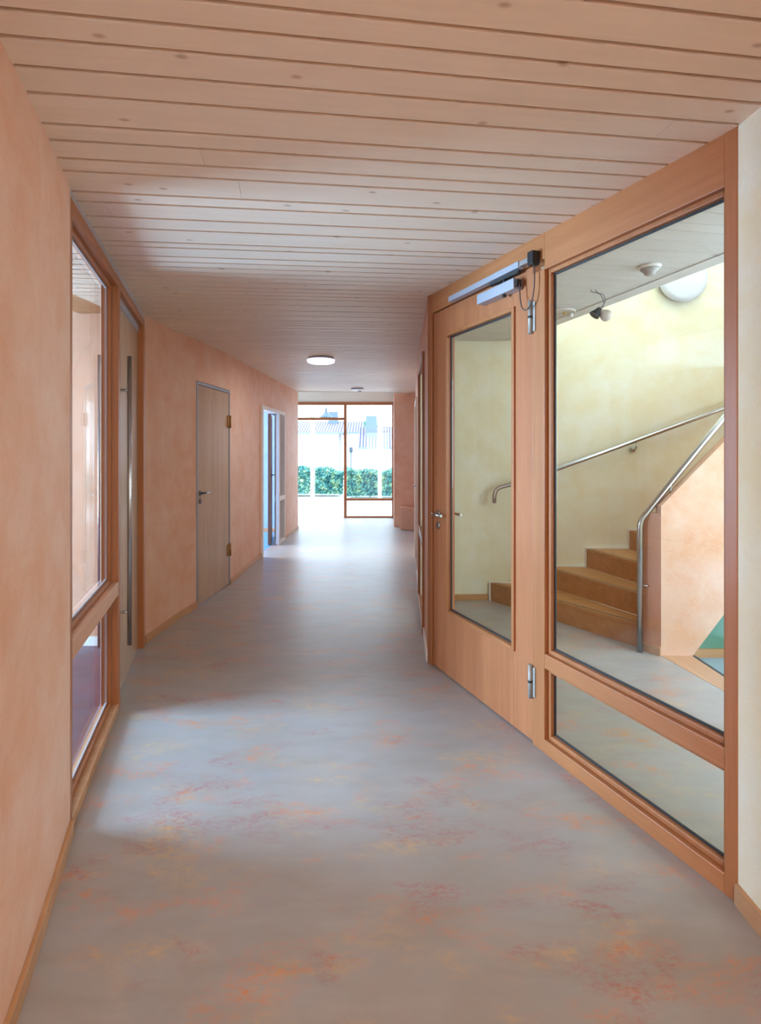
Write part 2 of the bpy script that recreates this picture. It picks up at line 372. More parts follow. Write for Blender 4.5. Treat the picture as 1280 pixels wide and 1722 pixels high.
# corridor walls, right side (walked towards the camera)
def rw(name, pts, z0, z1, mat, label, th=.11): return wall(name, pts, th, z0, z1, mat, label, False)
RP = lambda Y: (.334+.0386*(Y-3.79)) if Y < 5.5 else (.40+(Y-5.5)*.0455 if Y < 7.7 else .50+(Y-7.7)*.066)
rpt = lambda Y: (RP(Y), Y)
rw('wall_right', [(1.178, 1.776), (1.185, 1.2), (1.2, -3.0)], 0, H+.03, M_yellow, 'pale yellow wall at the right edge of the corridor')
base('baseboard_right', [(1.178, 1.776), (1.185, 1.2), (1.2, -3.0)], 'wooden skirting under the yellow right wall', None, .07, .014, False)
rw('wall_right.001', [rpt(4.35), rpt(3.80)], 0, H+.03, M_peach, 'narrow wall pier just past the fire door')
rw('wall_right.002', [rpt(5.45), rpt(4.35)], 2.29, H+.03, M_peach, 'wall above the glazed panel past the fire door')
rw('wall_right.003', [rpt(6.45), rpt(5.45)], 0, H+.03, M_peach, 'peach wall pier between the two openings on the right')
rw('wall_right.004', [rpt(7.5), rpt(6.45)], 2.13, H+.03, M_peach, 'wall above the far right door')
rw('wall_right.005', [rpt(10.25), rpt(7.5)], 0, H+.03, M_peach, 'peach wall past the far right door')
rw('wall_right.006', [(.263, 10.39), (.67, 10.22)], 0, H+.03, M_peach, 'peach pier facing the camera beside the lobby window')
rw('wall_right.007', [(.285, 11.78), (.263, 10.50)], 0, 2.96, M_peach, 'short return wall beside the lobby window', .12)
base('baseboard_right.001', [rpt(4.35), rpt(3.80)], 'white skirting past the fire door', M_white, .06, .014, False)
base('baseboard_right.002', [rpt(6.45), rpt(5.45)], 'white skirting between the openings on the right', M_white, .06, .014, False)
# closing walls
tag(MB().prism([(-1.0, -3.2), (-.7, -3.2), (-.7, -3.0), (-1.0, -3.0)], 0, H).box(.9, 1.35, -3.2, -3.0, 0, H).box(-.7, .9, -3.2, -3.0, 0, .7).box(-.7, .9, -3.2, -3.0, 2.3, H).build('wall_back', M_peach), 'peach wall with an opening behind the camera', 'wall', kind='structure')
# left room
tag(MB().box(-5.1, -1.90, 4.12, 4.25, 0, 2.65).build('wall_left.006', M_pinkwhite), 'pale peach back wall of the room behind the left glazing', 'wall', kind='structure')
tag(MB().box(-5.1, -.90, -1.2, -1.1, 0, 2.65).build('wall_left.007', M_pinkwhite), 'pale peach near wall of the left room', 'wall', kind='structure')
tag(MB().box(-5.15, -5.0, -1.1, 1.43, 0, 2.65).box(-5.15, -5.0, 3.25, 4.2, 0, 2.65).box(-5.15, -5.0, 1.43, 3.25, 2.59, 2.65).box(-5.15, -5.0, 1.43, 3.25, 0, .10).build('wall_left.008', M_pinkwhite), 'outer wall of the left room with a wide window opening', 'wall', kind='structure')
base('baseboard_left.004', [(-5.0, 4.12), (-1.93, 4.12)], 'white skirting of the left room', M_white, .07, .015, False)
# blue room
tag(MB().box(-5.1, -1.69, 9.80, 9.93, 0, 2.65).box(-5.1, -1.80, 6.6, 6.7, 0, 2.65).box(-5.15, -5.0, 6.7, 7.3, 0, 2.65).box(-5.15, -5.0, 9.3, 9.8, 0, 2.65).box(-5.15, -5.0, 7.3, 9.3, 0, .3).box(-5.15, -5.0, 7.3, 9.3, 2.5, 2.65).build('wall_left.009', M_blue), 'light blue walls of the room through the far left doorway', 'wall', kind='structure')
base('baseboard_left.005', [(-5.0, 9.80), (-1.70, 9.80)], 'wooden skirting of the blue room', None, .06, .015, False)
# lobby
tag(MB().box(-3.5, -3.4, 9.9, 12.0, 0, 3.0).box(-3.5, -1.69, 9.935, 9.99, 0, 3.0).build('wall_left.010', M_white), 'white walls of the lobby around the corner', 'wall', kind='structure')
tag(MB().box(-3.5, 1.0, 11.78, 11.95, 2.525, 3.0).box(.285, 1.0, 11.78, 11.95, 0, 2.525).box(-3.5, -2.6, 11.78, 11.95, 0, 2.525).build('wall_far', M_white), 'white lintel wall around the lobby glazing', 'wall', kind='structure')
# stair hall
BACKW = [(.40, 5.33), (1.09, 5.36), (2.0, 5.22), (3.0, 5.16), (4.7, 5.1)]
wall('wall_stair', BACKW, .12, -.3, 5.5, M_yellow, 'tall pale yellow wall behind the stairs')
tag(MB().box(1.19, 2.5, 1.45, 1.6, -.3, 5.5).box(4.1, 4.8, 1.45, 1.6, -.3, 5.5).box(2.5, 4.1, 1.45, 1.6, -.3, 1.0).box(2.5, 4.1, 1.45, 1.6, 2.4, 5.5).build('wall_stair.001', M_yellow), 'yellow near wall of the stair hall', 'wall', kind='structure')
tag(MB().box(4.6, 4.75, 1.6, 5.2, -.3, 1.05).box(4.6, 4.75, 1.6, 2.1, 1.05, 2.45).box(4.6, 4.75, 3.9, 5.2, 1.05, 2.45).box(4.6, 4.75, 1.6, 5.2, 2.45, 3.2).box(4.6, 4.75, 1.6, 2.2, 3.2, 5.5).box(4.6, 4.75, 4.0, 5.2, 3.2, 5.5).box(4.6, 4.75, 2.2, 4.0, 4.6, 5.5).build('wall_stair.002', M_yellow), 'yellow outer wall of the stairwell with a high window', 'wall', kind='structure')
tag(MB().prism([(1.05, 1.6), (1.19, 1.6), (1.26, 1.9), (.42, 3.95), (.52, 5.4), (.3, 5.4), (.2, 3.9)], H+.30, 5.5).build('wall_stair.003', M_yellow), 'upper yellow wall of the stairwell over the partition', 'wall', kind='structure')
base('baseboard_stair', [(.45, 5.33), (1.07, 5.358)], 'oak skirting at the foot of the yellow stair wall', M_oak, .06, .015, False)

# ---------------------------------------------------------------- framed units: local x along, y away from the corridor, z up
def unit(name, p0, p1, label, cat, kind='structure'):
    d = Vector(p1) - Vector(p0)
    return empty(name, (p0[0], p0[1], 0), math.atan2(d.y, d.x), label, cat, kind=kind), d.length
def bx(name, mat, parent, *b, bevel=.003): return MB().box(*b).build(name, mat, parent, bevel)
def pane(parent, x0, x1, y, z0, z1, mat, gasket=True, gm=None, bead=None, th=.012):
    """glass sheet with its dark gasket and glazing beads"""
    g = MB().box(x0, x1, y, y+th, z0, z1).build('pane', mat, parent)
    if gasket:
        m = MB(); t = .009
        m.box(x0, x0+t, y-.006, y, z0, z1).box(x1-t, x1, y-.006, y, z0, z1).box(x0+t, x1-t, y-.006, y, z0, z0+t).box(x0+t, x1-t, y-.006, y, z1-t, z1)
        m.build('gasket', gm or M_dark, g)
    return g
def beads(parent, x0, x1, z0, z1, y0, y1, w, matv, name='glazing_bead'):
    m = MB(); m.box(x0-w, x0, y0, y1, z0-w, z1+w).box(x1, x1+w, y0, y1, z0-w, z1+w).box(x0, x1, y0, y1, z0-w, z0).box(x0, x1, y0, y1, z1, z1+w)
    return m.build(name, matv, parent, .002)

# right: glazed partition of fire door + window
R0, R1 = (.334, 3.788), (1.179, 1.776)
part, RL = unit('window_1', R0, R1, 'large clear glazing beside the fire door, looking into the stair hall', 'window')
bx('stile', M_wz, part, 1.135, 1.225, 0, .075, 0, 2.39)
bx('stile', M_wz, part, RL-.045, RL, -.004, .075, 0, H)
bx('head_rail', M_wx, part, 1.225, RL-.045, 0, .075, 2.385, H)
bx('head_rail', M_wx, part, 0, 1.225, 0, .075, 2.44, H)
bx('middle_rail', M_wx, part, 1.225, RL-.045, 0, .075, .418, .490)
bx('bottom_rail', M_wx, part, 1.225, RL-.045, -.002, .075, 0, .068)
for z0, z1 in ((.490, 2.385), (.068, .418)):
    beads(part, 1.245, RL-.065, z0+.02, z1-.02, .022, .05, .02, M_wz)
    pane(part, 1.245, RL-.065, .05, z0+.02, z1-.02, M_glass if z0 > .3 else M_glass_t)

dr, _ = unit('door_1', R0, R1, 'larch fire door with tall glass pane and steel lever, standing in the right partition', 'door')
bx('frame_post', M_wz, dr, 0, .062, -.004, .09, 0, H)
# leaf built as stiles and rails around the pane
m = MB(); L0, L1, G0, G1, ZB, ZT = .066, 1.128, .262, .965, .435, 2.245
m.box(L0, G0, .008, .062, .008, 2.432).box(G1, L1, .008, .062, .008, 2.432).box(G0, G1, .008, .062, .008, ZB).box(G0, G1, .008, .062, ZT, 2.432)
m.build('leaf', M_door, dr, .003)
beads(dr, G0+.004, G1-.004, ZB+.004, ZT-.004, -.004, .03, .022, M_wz)
pane(dr, G0+.004, G1-.004, .034, ZB+.004, ZT-.004, M_glass_t)
bx('threshold_seal', M_dark, dr, L0, L1, .02, .05, 0, .008, bevel=0)
for z in (2.17, .32):
    h = MB().tube([(1.131, -.012, z-.085), (1.131, -.012, z+.085)], .011, 16).box(1.131, 1.16, -.006, .0, z-.075, z+.075).build('hinge', plain('hinge_grey', (160, 152, 144), .5, .3), dr)
    MB().tube([(1.131, -.012, z-.006), (1.131, -.012, z+.006)], .0125, 16).build('hinge_ring', M_dark, h)
def lever(parent, s, yface, z, sgn, length=.125, side=-1, mat=None):
    """lever handle: rose, neck, bent bar; side -1 sticks out towards the corridor"""
    mat = mat or M_steel
    h = MB().lathe([(.026, 0), (.026, .006), (.022, .009)], (s, yface, z), 28, (0, side, 0))
    y1 = yface + side*.052
    h.tube([(s, yface, z), (s, yface+side*.035, z)] + bend((s, yface, z), (s, y1, z), (s+sgn*length, y1, z), .016) + [(s+sgn*length, y1+side*-.004, z)], .0095, 14)
    o = h.build('lever_handle', mat, parent)
    k = MB().lathe([(.026, 0), (.026, .006), (.022, .009)], (s, yface, z-.078), 28, (0, side, 0)).build('key_rosette', mat, parent)
    MB().box(s-.003, s+.003, yface+side*.0105 if side < 0 else yface+.009, yface+side*.009 if side < 0 else yface+.0105, z-.09, z-.068).build('keyhole', M_dark, k)
lever(dr, .135, .008, 1.06, 1)
lever(dr, .135, .062, 1.06, 1, side=1)

# door closer over the fire door
dc = empty('door_closer', dr.location, dr.rotation_euler[2], 'silver slide rail door closer with black cap, over the fire door', 'door closer')
bx('slide_rail', M_alu_matt, dc, .355, 1.07, -.042, 0, 2.438, 2.472)
bx('rail_bracket', M_alu, dc, 1.07, 1.15, -.036, 0, 2.442, 2.468, bevel=.002)
bx('end_cap', M_black, dc, 1.15, 1.195, -.048, 0, 2.418, 2.488, bevel=.006)
bd = bx('closer_body', M_alu_matt, dc, .70, 1.045, -.052, .008, 2.335, 2.392, bevel=.004)
MB().lathe([(.011, 0), (.011, .012)], (.93, -.026, 2.322), 20).build('adjusting_knob', M_black, bd)
MB().box(1.045, 1.062, -.040, -.012, 2.346, 2.38).build('cable_plug', M_black, bd)
MB().box(.80, 1.06, -.034, -.012, 2.416, 2.430).lathe([(.010, 0), (.010, .03)], (.93, -.024, 2.390), 18).build('arm', M_dark, dc)
loop = [(1.175, -.022, 2.42), (1.18, -.024, 2.36), (1.178, -.026, 2.30), (1.165, -.028, 2.245), (1.142, -.03, 2.215), (1.115, -.03, 2.208), (1.09, -.03, 2.225), (1.075, -.03, 2.265), (1.068, -.028, 2.31), (1.062, -.026, 2.362)]
def spline(pts, n=6):
    P = [Vector(p) for p in pts]; out = []
    for i in range(len(P)-1):
        p0 = P[max(i-1, 0)]; p1 = P[i]; p2 = P[i+1]; p3 = P[min(i+2, len(P)-1)]
        for k in range(n):
            t = k/n; out.append(.5*((2*p1)+(p2-p0)*t+(2*p0-5*p1+4*p2-p3)*t*t+(3*p1-p0-3*p2+p3)*t**3))
    return out + [P[-1]]
MB().tube(spline(loop), .0035, 8).build('cable', plain('cable_sleeve', (90, 70, 66), .5), dc)

# left: window and door with the long pull
Q0, Q1 = (-1.205, 2.093), (-1.813, 4.145)
lw, LL = unit('window_2', Q0, Q1, 'narrow glazing in the left wall, looking into the purple floored room', 'window')
bx('stile', M_wz, lw, 0, .035, 0, .09, 0, 2.485)
bx('stile', M_wz, lw, 1.027, 1.095, 0, .09, 0, 2.43)
bx('head_rail', M_wx, lw, .035, LL, 0, .09, 2.43, 2.485)
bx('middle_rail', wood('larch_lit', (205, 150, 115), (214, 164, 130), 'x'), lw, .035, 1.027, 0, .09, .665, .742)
bx('bottom_rail', M_base, lw, .035, 1.027, 0, .09, 0, .045)
for z0, z1 in ((.742, 2.43), (.045, .665)):
    beads(lw, .05, 1.005, z0+.018, z1-.018, .035, .06, .018, M_wz)
    pane(lw, .05, 1.005, .062, z0+.018, z1-.018, M_glass_l, gm=M_grey)
tag(MB().box(0, LL, .004, .06, 2.485, H+.01).build('trim_3', M_grey), 'grey fascia strip between the left frame and the ceiling', 'trim', kind='structure')
t3 = bpy.data.objects['trim_3']; t3.location = lw.location; t3.rotation_euler = lw.rotation_euler
ld, _ = unit('door_2', Q0, Q1, 'pale grey veneer door with a floor to head pull bar, in the left frame', 'door')
bx('leaf', M_grey_wood, ld, 1.10, 2.045, .035, .085, .006, 2.375)
bx('transom_strip', M_grey, ld, 1.10, 2.045, .030, .085, 2.383, 2.43)
bx('jamb', wood('dark_larch', (176, 106, 58), (190, 118, 68), 'z'), ld, 2.05, LL, -.004, .09, 0, 2.43)
for side, y0, yb in ((-1, .035, -.022), (1, .085, .142)):
    p = MB().tube([(1.27, yb, .295), (1.27, yb, 2.07)], .0135, 20)
    p.tube([(1.27, y0, 1.86), (1.27, yb, 1.86)], .009, 12).tube([(1.27, y0, .50), (1.27, yb, .50)], .009, 12)
    p.build('pull_bar', M_steel, ld)

# closed pale door further along
cd, DL = unit('door_3', (-1.742, 5.10), (-1.672, 5.975), 'closed pale grey door with brass hinges and steel lever, middle of the left wall', 'door')
m = MB(); m.box(0, .03, -.006, .1, 0, 2.145).box(DL-.022, DL, -.006, .1, 0, 2.145).box(.03, DL-.022, -.006, .1, 2.115, 2.145)
m.build('frame', plain('steel_frame_grey', (140, 148, 162), .4, .3), cd, .002)
bx('leaf', M_grey_wood, cd, .033, DL-.024, .0, .045, .008, 2.112)
for z in (1.80, .39):
    h = MB().box(DL-.085, DL-.008, -.012, -.001, z-.062, z+.062).tube([(DL-.018, -.014, z-.068), (DL-.018, -.014, z+.068)], .011, 14)
    h.build('hinge', M_brass, cd)
lever(cd, .085, 0, 1.075, 1, .12, -1, plain('dull_steel', (120, 115, 118), .3, .9))

# doorway to the blue room
bdw, BL = unit('door_4', (-1.65, 7.43), (-1.60, 8.90), 'white framed doorway to the blue room with open brown door and narrow side light', 'door')
m = MB(); m.box(0, .045, -.03, .14, 0, 2.105).box(BL-.045, BL, -.03, .14, 0, 2.105).box(.045, BL-.045, -.03, .14, 2.05, 2.105).box(1.0, 1.07, -.03, .02, 0, 2.05)
m.box(1.07, BL-.045, -.03, .06, .68, .75).box(1.07, BL-.045, -.03, .06, 0, .05)
m.build('frame', M_white, bdw, .003)
pane(bdw, 1.075, BL-.05, .05, .76, 2.04, M_glass, False); pane(bdw, 1.075, BL-.05, .05, .06, .67, M_glass, False)
lf = MB().box(0, .86, 0, .042, .01, 2.045).build('leaf', wood('brown_edge', (128, 84, 66), (140, 94, 74), 'z'), bdw, .002)
lf.location = (.945, .09, 0); lf.rotation_euler = (0, 0, .20)
MB().box(.30, .36, -.004, 0, .92, 1.16).build('lock_plate', M_dark, lf)
MB().tube([(.33, 0, 1.08), (.33, -.05, 1.08), (.45, -.05, 1.08)], .009, 10).build('lever_handle', M_steel, lf)

# slender units on the right wall
def slim(name, Ya, Yb, z1, label, door, fm):
    u, L = unit(name, rpt(Yb), rpt(Ya), label, 'door' if door else 'window')
    m = MB(); m.box(0, .05, -.02, .11, 0, z1).box(L-.05, L, -.02, .11, 0, z1).box(.05, L-.05, -.02, .11, z1-.05, z1)
    if not door: m.box(.05, L-.05, -.02, .11, 0, .05).box(.05, L-.05, -.015, .09, .66, .74)
    m.build('frame', fm, u, .003)
    if door:
        bx('leaf', wood('brown_leaf', (140, 90, 66), (150, 100, 76), 'z'), u, .055, L-.055, .01, .055, .006, z1-.055); lever(u, L-.12, .01, 1.05, -1)
    else:
        pane(u, .055, L-.055, .04, .745, z1-.055, M_glass, False); pane(u, .055, L-.055, .04, .055, .655, M_glass, False)
slim('window_3', 4.35, 5.45, 2.29, 'narrow wooden framed side glazing just past the fire door', False, M_wz)
slim('door_5', 6.45, 7.5, 2.13, 'brown door in a white frame, farthest on the right wall', True, M_white)

# lobby glazing
lg, GL = unit('window_4', (-2.6, 11.75), (.285, 11.75), 'full height lobby glazing with open doorway, at the far end', 'window')
X = lambda x: x + 2.6
def fb(n, *b): bx(n, M_wx, lg, *b, bevel=.003)
fb('head_rail', 0, GL, 0, .08, 2.46, 2.525)
fb('transom', 0, X(-.80), 0, .08, 2.13, 2.187)
bx('stile', M_wz, lg, X(-.80), X(-.74), 0, .08, 0, 2.46)
bx('stile', M_wz, lg, GL-.035, GL, 0, .08, 0, 2.46)
fb('middle_rail', X(-.74), GL-.035, 0, .08, .373, .425)
fb('bottom_rail', X(-.74), GL-.035, 0, .08, 0, .035)
pane(lg, X(-.74), GL-.035, .035, .425, 2.46, M_glass, False); pane(lg, X(-.74), GL-.035, .035, .035, .373, M_glass, False)
pane(lg, 0, X(-.80), .035, 2.187, 2.46, M_glass, False)
# window of the left room
wl = empty('window_5', (-5.08, 1.43, 0), math.pi/2, 'wide garden window of the left room', 'window', kind='structure')
m = MB()
for a in (0, 1.75): m.box(a, a+.07, -.04, .04, .10, 2.59)
m.box(.07, 1.75, -.04, .04, .10, .17).box(.07, 1.75, -.04, .04, 2.53, 2.59); m.build('frame', M_wz, wl)
pane(wl, .07, 1.75, 0, .17, 2.53, M_glass, False)

# boxed-in wooden casing at the foot of the far pier
tag(MB().prism([(.37, 10.02), (.630, 9.93), (.645, 10.20), (.38, 10.32)], 0, .41).build('box_casing', wood('pink_beech', (214, 165, 135), (222, 176, 146), 'z'), None, .004), 'low beech box casing at the foot of the far right pier', 'casing')

# ---------------------------------------------------------------- stairs
st = empty('staircase', (1.95, 4.06, 0), 0, 'oak winder stairs climbing behind the right glazing', 'stairs')
I = [(1.965, 4.06), (2.165, 4.0), (2.357, 4.0), (2.50, 4.0), (2.72, 4.0), (2.98, 4.0), (3.26, 4.0), (3.55, 4.0), (3.85, 4.0), (4.15, 4.0), (4.45, 4.0)]
O = [(1.09, 5.34), (1.58, 5.26), (1.985, 5.20), (2.39, 5.18), (2.78, 5.16), (3.1, 5.15), (3.4, 5.13), (3.7, 5.12), (4.0, 5.11), (4.25, 5.10), (4.5, 5.09)]
loc = lambda p: (p[0]-1.95, p[1]-4.06)
M_strip = plain('anti_slip_strip', (96, 88, 82), .5, .2)
for k in range(10):
    z = .18*(k+1); a, b = Vector(I[k]), Vector(O[k]); d = (b-a).normalized(); n = Vector((d.y, -d.x))   # n points up the stairs
    if n.x < 0: n = -n
    q = lambda p, e: loc(p + n*e)
    MB().prism([q(a, 0), q(b, 0), q(b, .02), q(a, .02)], z-.18, z-.03).build('riser', M_oak, st)
    tr = MB().prism([q(a, -.006), q(b, -.006), loc(O[k+1]), loc(I[k+1])], z-.03, z).build('tread', M_oak, st, .002)
    MB().prism([q(a, .014), q(b, .014), q(b, .030), q(a, .030)], z, z+.0015).build('nosing_strip', M_strip, tr)
# pale sealing strip where the steps meet the wall
sk = MB()
for k in range(4):
    z = .18*(k+1); a, b = Vector(O[k]), Vector(O[k+1]); t = (b-a).normalized(); nn = Vector((t.y, -t.x))
    pts = [a, b, b+nn*.012, a+nn*.012]; sk.prism([loc(p) for p in pts], z, z+.012)
    sk.prism([loc(p) for p in (a-t*.014, a, a+nn*.012, a-t*.014+nn*.012)], z-.18, z+.012)
sk.build('wall_seal', M_white, st)

# balustrade wall beside the stairs, cut diagonally below
cut = [(2.035, 0), (2.265, 0), (2.515, .33), (4.55, 2.40), (4.55, 3.65), (1.99, 1.035), (2.035, 1.05)]
cut = [(2.035, 0), (2.265, 0), (2.515, .33), (4.55, 2.40), (4.55, 3.65), (2.035, 1.085)]
tag(MB().xz(cut, 3.91, 3.985).build('wall_stair.004', M_peach), 'peach balustrade wall beside the stairs with sloping top and cut underside', 'wall', kind='structure')
tag(MB().prism([(1.948, 4.01), (2.035, 3.91), (2.035, 3.985), (1.99, 4.035)], .0, 1.03).build('trim_4', wood('reflection_brown_end', (196, 132, 98), (206, 144, 108), 'z')), 'end of the balustrade wall beside the lowest step, brown reflection and shade painted in', 'trim', kind='structure')  # plaster end; the brown of reflection and shade is painted into its colour
tag(MB().prism([(1.936, 4.004), (2.023, 3.902), (2.035, 3.91), (1.948, 4.01)], 0, .065).build('baseboard_stair.001', M_base), 'short wooden skirting at the balustrade end', 'baseboard', kind='structure')
tag(MB().box(2.3, 4.6, 4.35, 4.40, -.2, .30).xz([(2.42, .30), (4.6, .30), (4.6, 1.5), (3.4, 1.05), (2.75, .64), (2.45, .48)], 4.35, 4.40).build('wall_stair.005', M_green), 'green wall below the stairs, seen past the balustrade', 'wall', kind='structure')
tag(MB().box(2.3, 4.6, 4.335, 4.35, -.18, -.11).build('baseboard_stair.002', M_oak), 'oak skirting under the green wall', 'baseboard', kind='structure')
# threshold board to the lower landing
th = empty('step_threshold', (2.15, 3.4, 0), 0, 'beech threshold board where the lower stairs begin', 'threshold')
P_ = lambda p: (p[0]-2.15, p[1]-3.4)
MB().prism([P_(p) for p in ((2.035, 3.912), (2.13, 3.318), (2.33, 2.3), (2.33, 1.6), (2.42, 1.6), (2.40, 2.3), (2.265, 3.5), (2.265, 3.905))], -.03, .002).build('board', M_base, th)
MB().prism([P_(p) for p in ((2.258, 3.905), (2.258, 3.5), (2.393, 2.3), (2.412, 2.3), (2.277, 3.5), (2.277, 3.905))], .0021, .005).build('nosing_strip', M_dark, th)
MB().prism([P_(p) for p in ((2.262, 3.9), (2.262, 3.5), (2.398, 2.3), (2.378, 2.3), (2.242, 3.5), (2.242, 3.9))], -.18, -.031).build('riser', M_base, th)

# handrails
wr = empty('wall_handrail', (1.1, 5.2, 1), 0, 'stainless steel handrail climbing the yellow stair wall', 'handrail')
lo = lambda p: (p[0]-1.1, p[1]-5.2, p[2]-1)
a0 = (1.105, 5.235, .975); a1 = (1.105, 5.235, 1.115); a2 = (1.36, 5.20, 1.185); a3 = (2.0, 5.125, 1.425); a4 = (3.0, 5.065, 1.80); a5 = (4.4, 5.01, 2.33)
MB().tube([lo(a0)] + [lo(p) for p in bend(a0, a1, a2, .08)] + [lo(p) for p in bend(a1, a2, a3, .1)] + [lo(p) for p in bend(a2, a3, a4, .2)] + [lo(a4), lo(a5)], .021, 18).build('rail', M_steel, wr)
for x in (1.62, 2.42, 3.3, 4.1):
    if x < 2: y, z = 5.2-(x-1.36)*.117, 1.185+(x-1.36)*.375
    else: y, z = 5.125-(x-2)*.06, 1.425+(x-2)*.375
    if x < 2: continue
    b = MB().tube([lo((x, y, z-.02))] + [lo(p) for p in bend((x, y, z), (x, y, z-.085), (x, y+.08, z-.085), .03)] + [lo((x, y+.09, z-.085))], .007, 10)
    b.lathe([(.005, .0), (.022, .004), (.026, .014), (.026, .03)], lo((x, y+.045, z-.085)), 20, (0, 1, 0)).build('bracket', M_steel, wr)
nr = empty('newel_handrail', (1.915, 4.0, 0), 0, 'bent stainless steel handrail post at the foot of the stairs', 'handrail')
lo2 = lambda p: (p[0]-1.915, p[1]-4.0, p[2])
b0 = (1.918, 3.985, .0); b1 = (1.918, 3.985, .965); b2 = (2.50, 3.945, 1.715); b3 = (4.4, 3.945, 4.16)
MB().tube([lo2((1.918, 3.985, .0))] + [lo2(p) for p in bend(b0, b1, b2, .05)] + [lo2(b2), lo2(b3)], .0215, 20).build('rail', M_steel, nr)
MB().tube([lo2((1.93, 3.985, .49)), lo2((1.985, 3.975, .49))], .006, 10).build('bracket', M_steel, nr)
MB().tube([lo2((2.13, 3.955, 1.24)), lo2((2.13, 3.955, 1.15))], .006, 10).build('bracket', M_steel, nr)

# ---------------------------------------------------------------- lights and ceiling fittings
def round_lamp(loc, r, h, label, group=None, mat=None, axis=(0, 0, -1), cat='ceiling lamp'):
    e = empty('ceiling_lamp' if axis[2] else 'wall_lamp', loc, 0, label, cat, group)
    MB().lathe([(r*.92, 0), (r*.92, h*.45), (r*.90, h*.5)], (0, 0, 0), 56, axis).build('housing', M_alu_matt, e)
    MB().lathe([(r, h*.40), (r, h*.62), (r*.96, h*.85), (r*.8, h), (.001, h*1.04)], (0, 0, 0), 56, axis).build('diffuser', mat or M_lamp, e)
    return e
round_lamp((-.69, 6.24, CZ(-.69, 6.24)), .162, .068, 'round white ceiling lamp lit above the middle of the corridor')
area('corridor_lamp_light', (-.69, 6.24, H-.11), (0, 0, -1), .26, .26, 5, (1, .97, .93), 'DISK')
round_lamp((-.41, 9.55, H), .115, .028, 'small round white ceiling lamp near the lobby, in front of the far window', None, M_lamp_off)
e = empty('motion_sensor', (-.38, 9.72, H), 0, 'tiny white motion sensor just behind the far round lamp', 'sensor')
MB().lathe([(.035, 0), (.035, .02), (.028, .045), (.012, .06), (.001, .063)], (0, 0, 0), 28, (0, 0, -1)).build('lens', M_lamp_off, e)
MB().lathe([(.042, 0), (.042, .010)], (0, 0, 0), 28, (0, 0, -1)).build('collar', M_alu_matt, e)
area('rear_fill_light', (.2, -1.6, H-.16), (0, 0, -1), .3, .3, 40, (1, .90, .78), 'DISK')  # added warm fill for the near corridor; its ceiling lamp is unseen
round_lamp((.2, -1.6, CZ(.2, -1.6)), .162, .05, 'unseen round ceiling lamp added behind the camera as warm fill')
round_lamp((2.86, 5.15, 3.115), .225, .10, 'large round opal wall lamp high on the yellow stair wall', None, M_lamp_off, (0, -1, 0), 'wall lamp')
sd = empty('smoke_detector', (1.578, 3.16, H), 0, 'white smoke detector on the stair hall ceiling', 'smoke detector')
MB().lathe([(.062, 0), (.062, .010), (.056, .016)], (0, 0, 0), 40, (0, 0, -1)).build('base_ring', M_white, sd)
MB().lathe([(.052, .0161), (.050, .026), (.034, .036), (.030, .048), (.018, .056), (.001, .057)], (0, 0, 0), 40, (0, 0, -1)).build('sensing_head', plain('sensor_grey', (176, 172, 168), .4), sd)
lb = empty('bare_bulb', (1.46, 3.63, H), 0, 'bare bulb in a black socket dangling by its wires from the stair hall ceiling', 'light bulb')
w = spline([(-.01, 0, 0), (.0, 0, -.015), (.035, 0, -.03), (.045, 0, -.06), (.03, 0, -.09), (.012, 0, -.105)])
MB().tube(w, .0028, 8).tube(spline([(-.035, 0, 0), (-.03, 0, -.012), (-.005, 0, -.018), (.02, 0, -.03), (.038, .0, -.075), (.02, 0, -.12)]), .0028, 8).build('wires', plain('grey_wire', (120, 120, 124), .5), lb)
MB().lathe([(.030, 0), (.026, .012), (.018, .03), (.014, .05)], (-.018, 0, -.145), 24, (.75, 0, .9)).build('socket', M_black, lb)
ax = Vector((.8, -.1, -.6)).normalized(); cpos = Vector((.010, 0, -.118))
bulb = MB().lathe([(.011, 0), (.014, .010), (.024, .022), (.031, .036), (.033, .048), (.030, .062), (.020, .073), (.001, .078)], cpos, 28, ax)
bulb.build('bulb', plain('frosted_bulb', (206, 190, 178), .3), lb)
lb.scale = (1.2, 1.2, 1.2)
ol = empty('open_lamp_base', (1.39, 4.20, H), 0, 'open round lamp base without shade on the stair hall ceiling', 'lamp base')
MB().lathe([(.125, 0), (.125, .014), (.118, .020), (.110, .012)], (0, 0, 0), 48, (0, 0, -1)).build('tray', plain('cream_tray', (206, 196, 186), .5), ol)
MB().lathe([(.012, .012), (.012, .024), (.001, .026)], (.045, 0, 0), 18, (0, 0, -1)).build('terminal', plain('yellow_terminal', (215, 175, 70), .5), ol)
MB().lathe([(.016, .012), (.016, .040), (.001, .046)], (.095, .0, 0), 18, (0, 0, -1)).build('lamp_holder', M_white, ol)

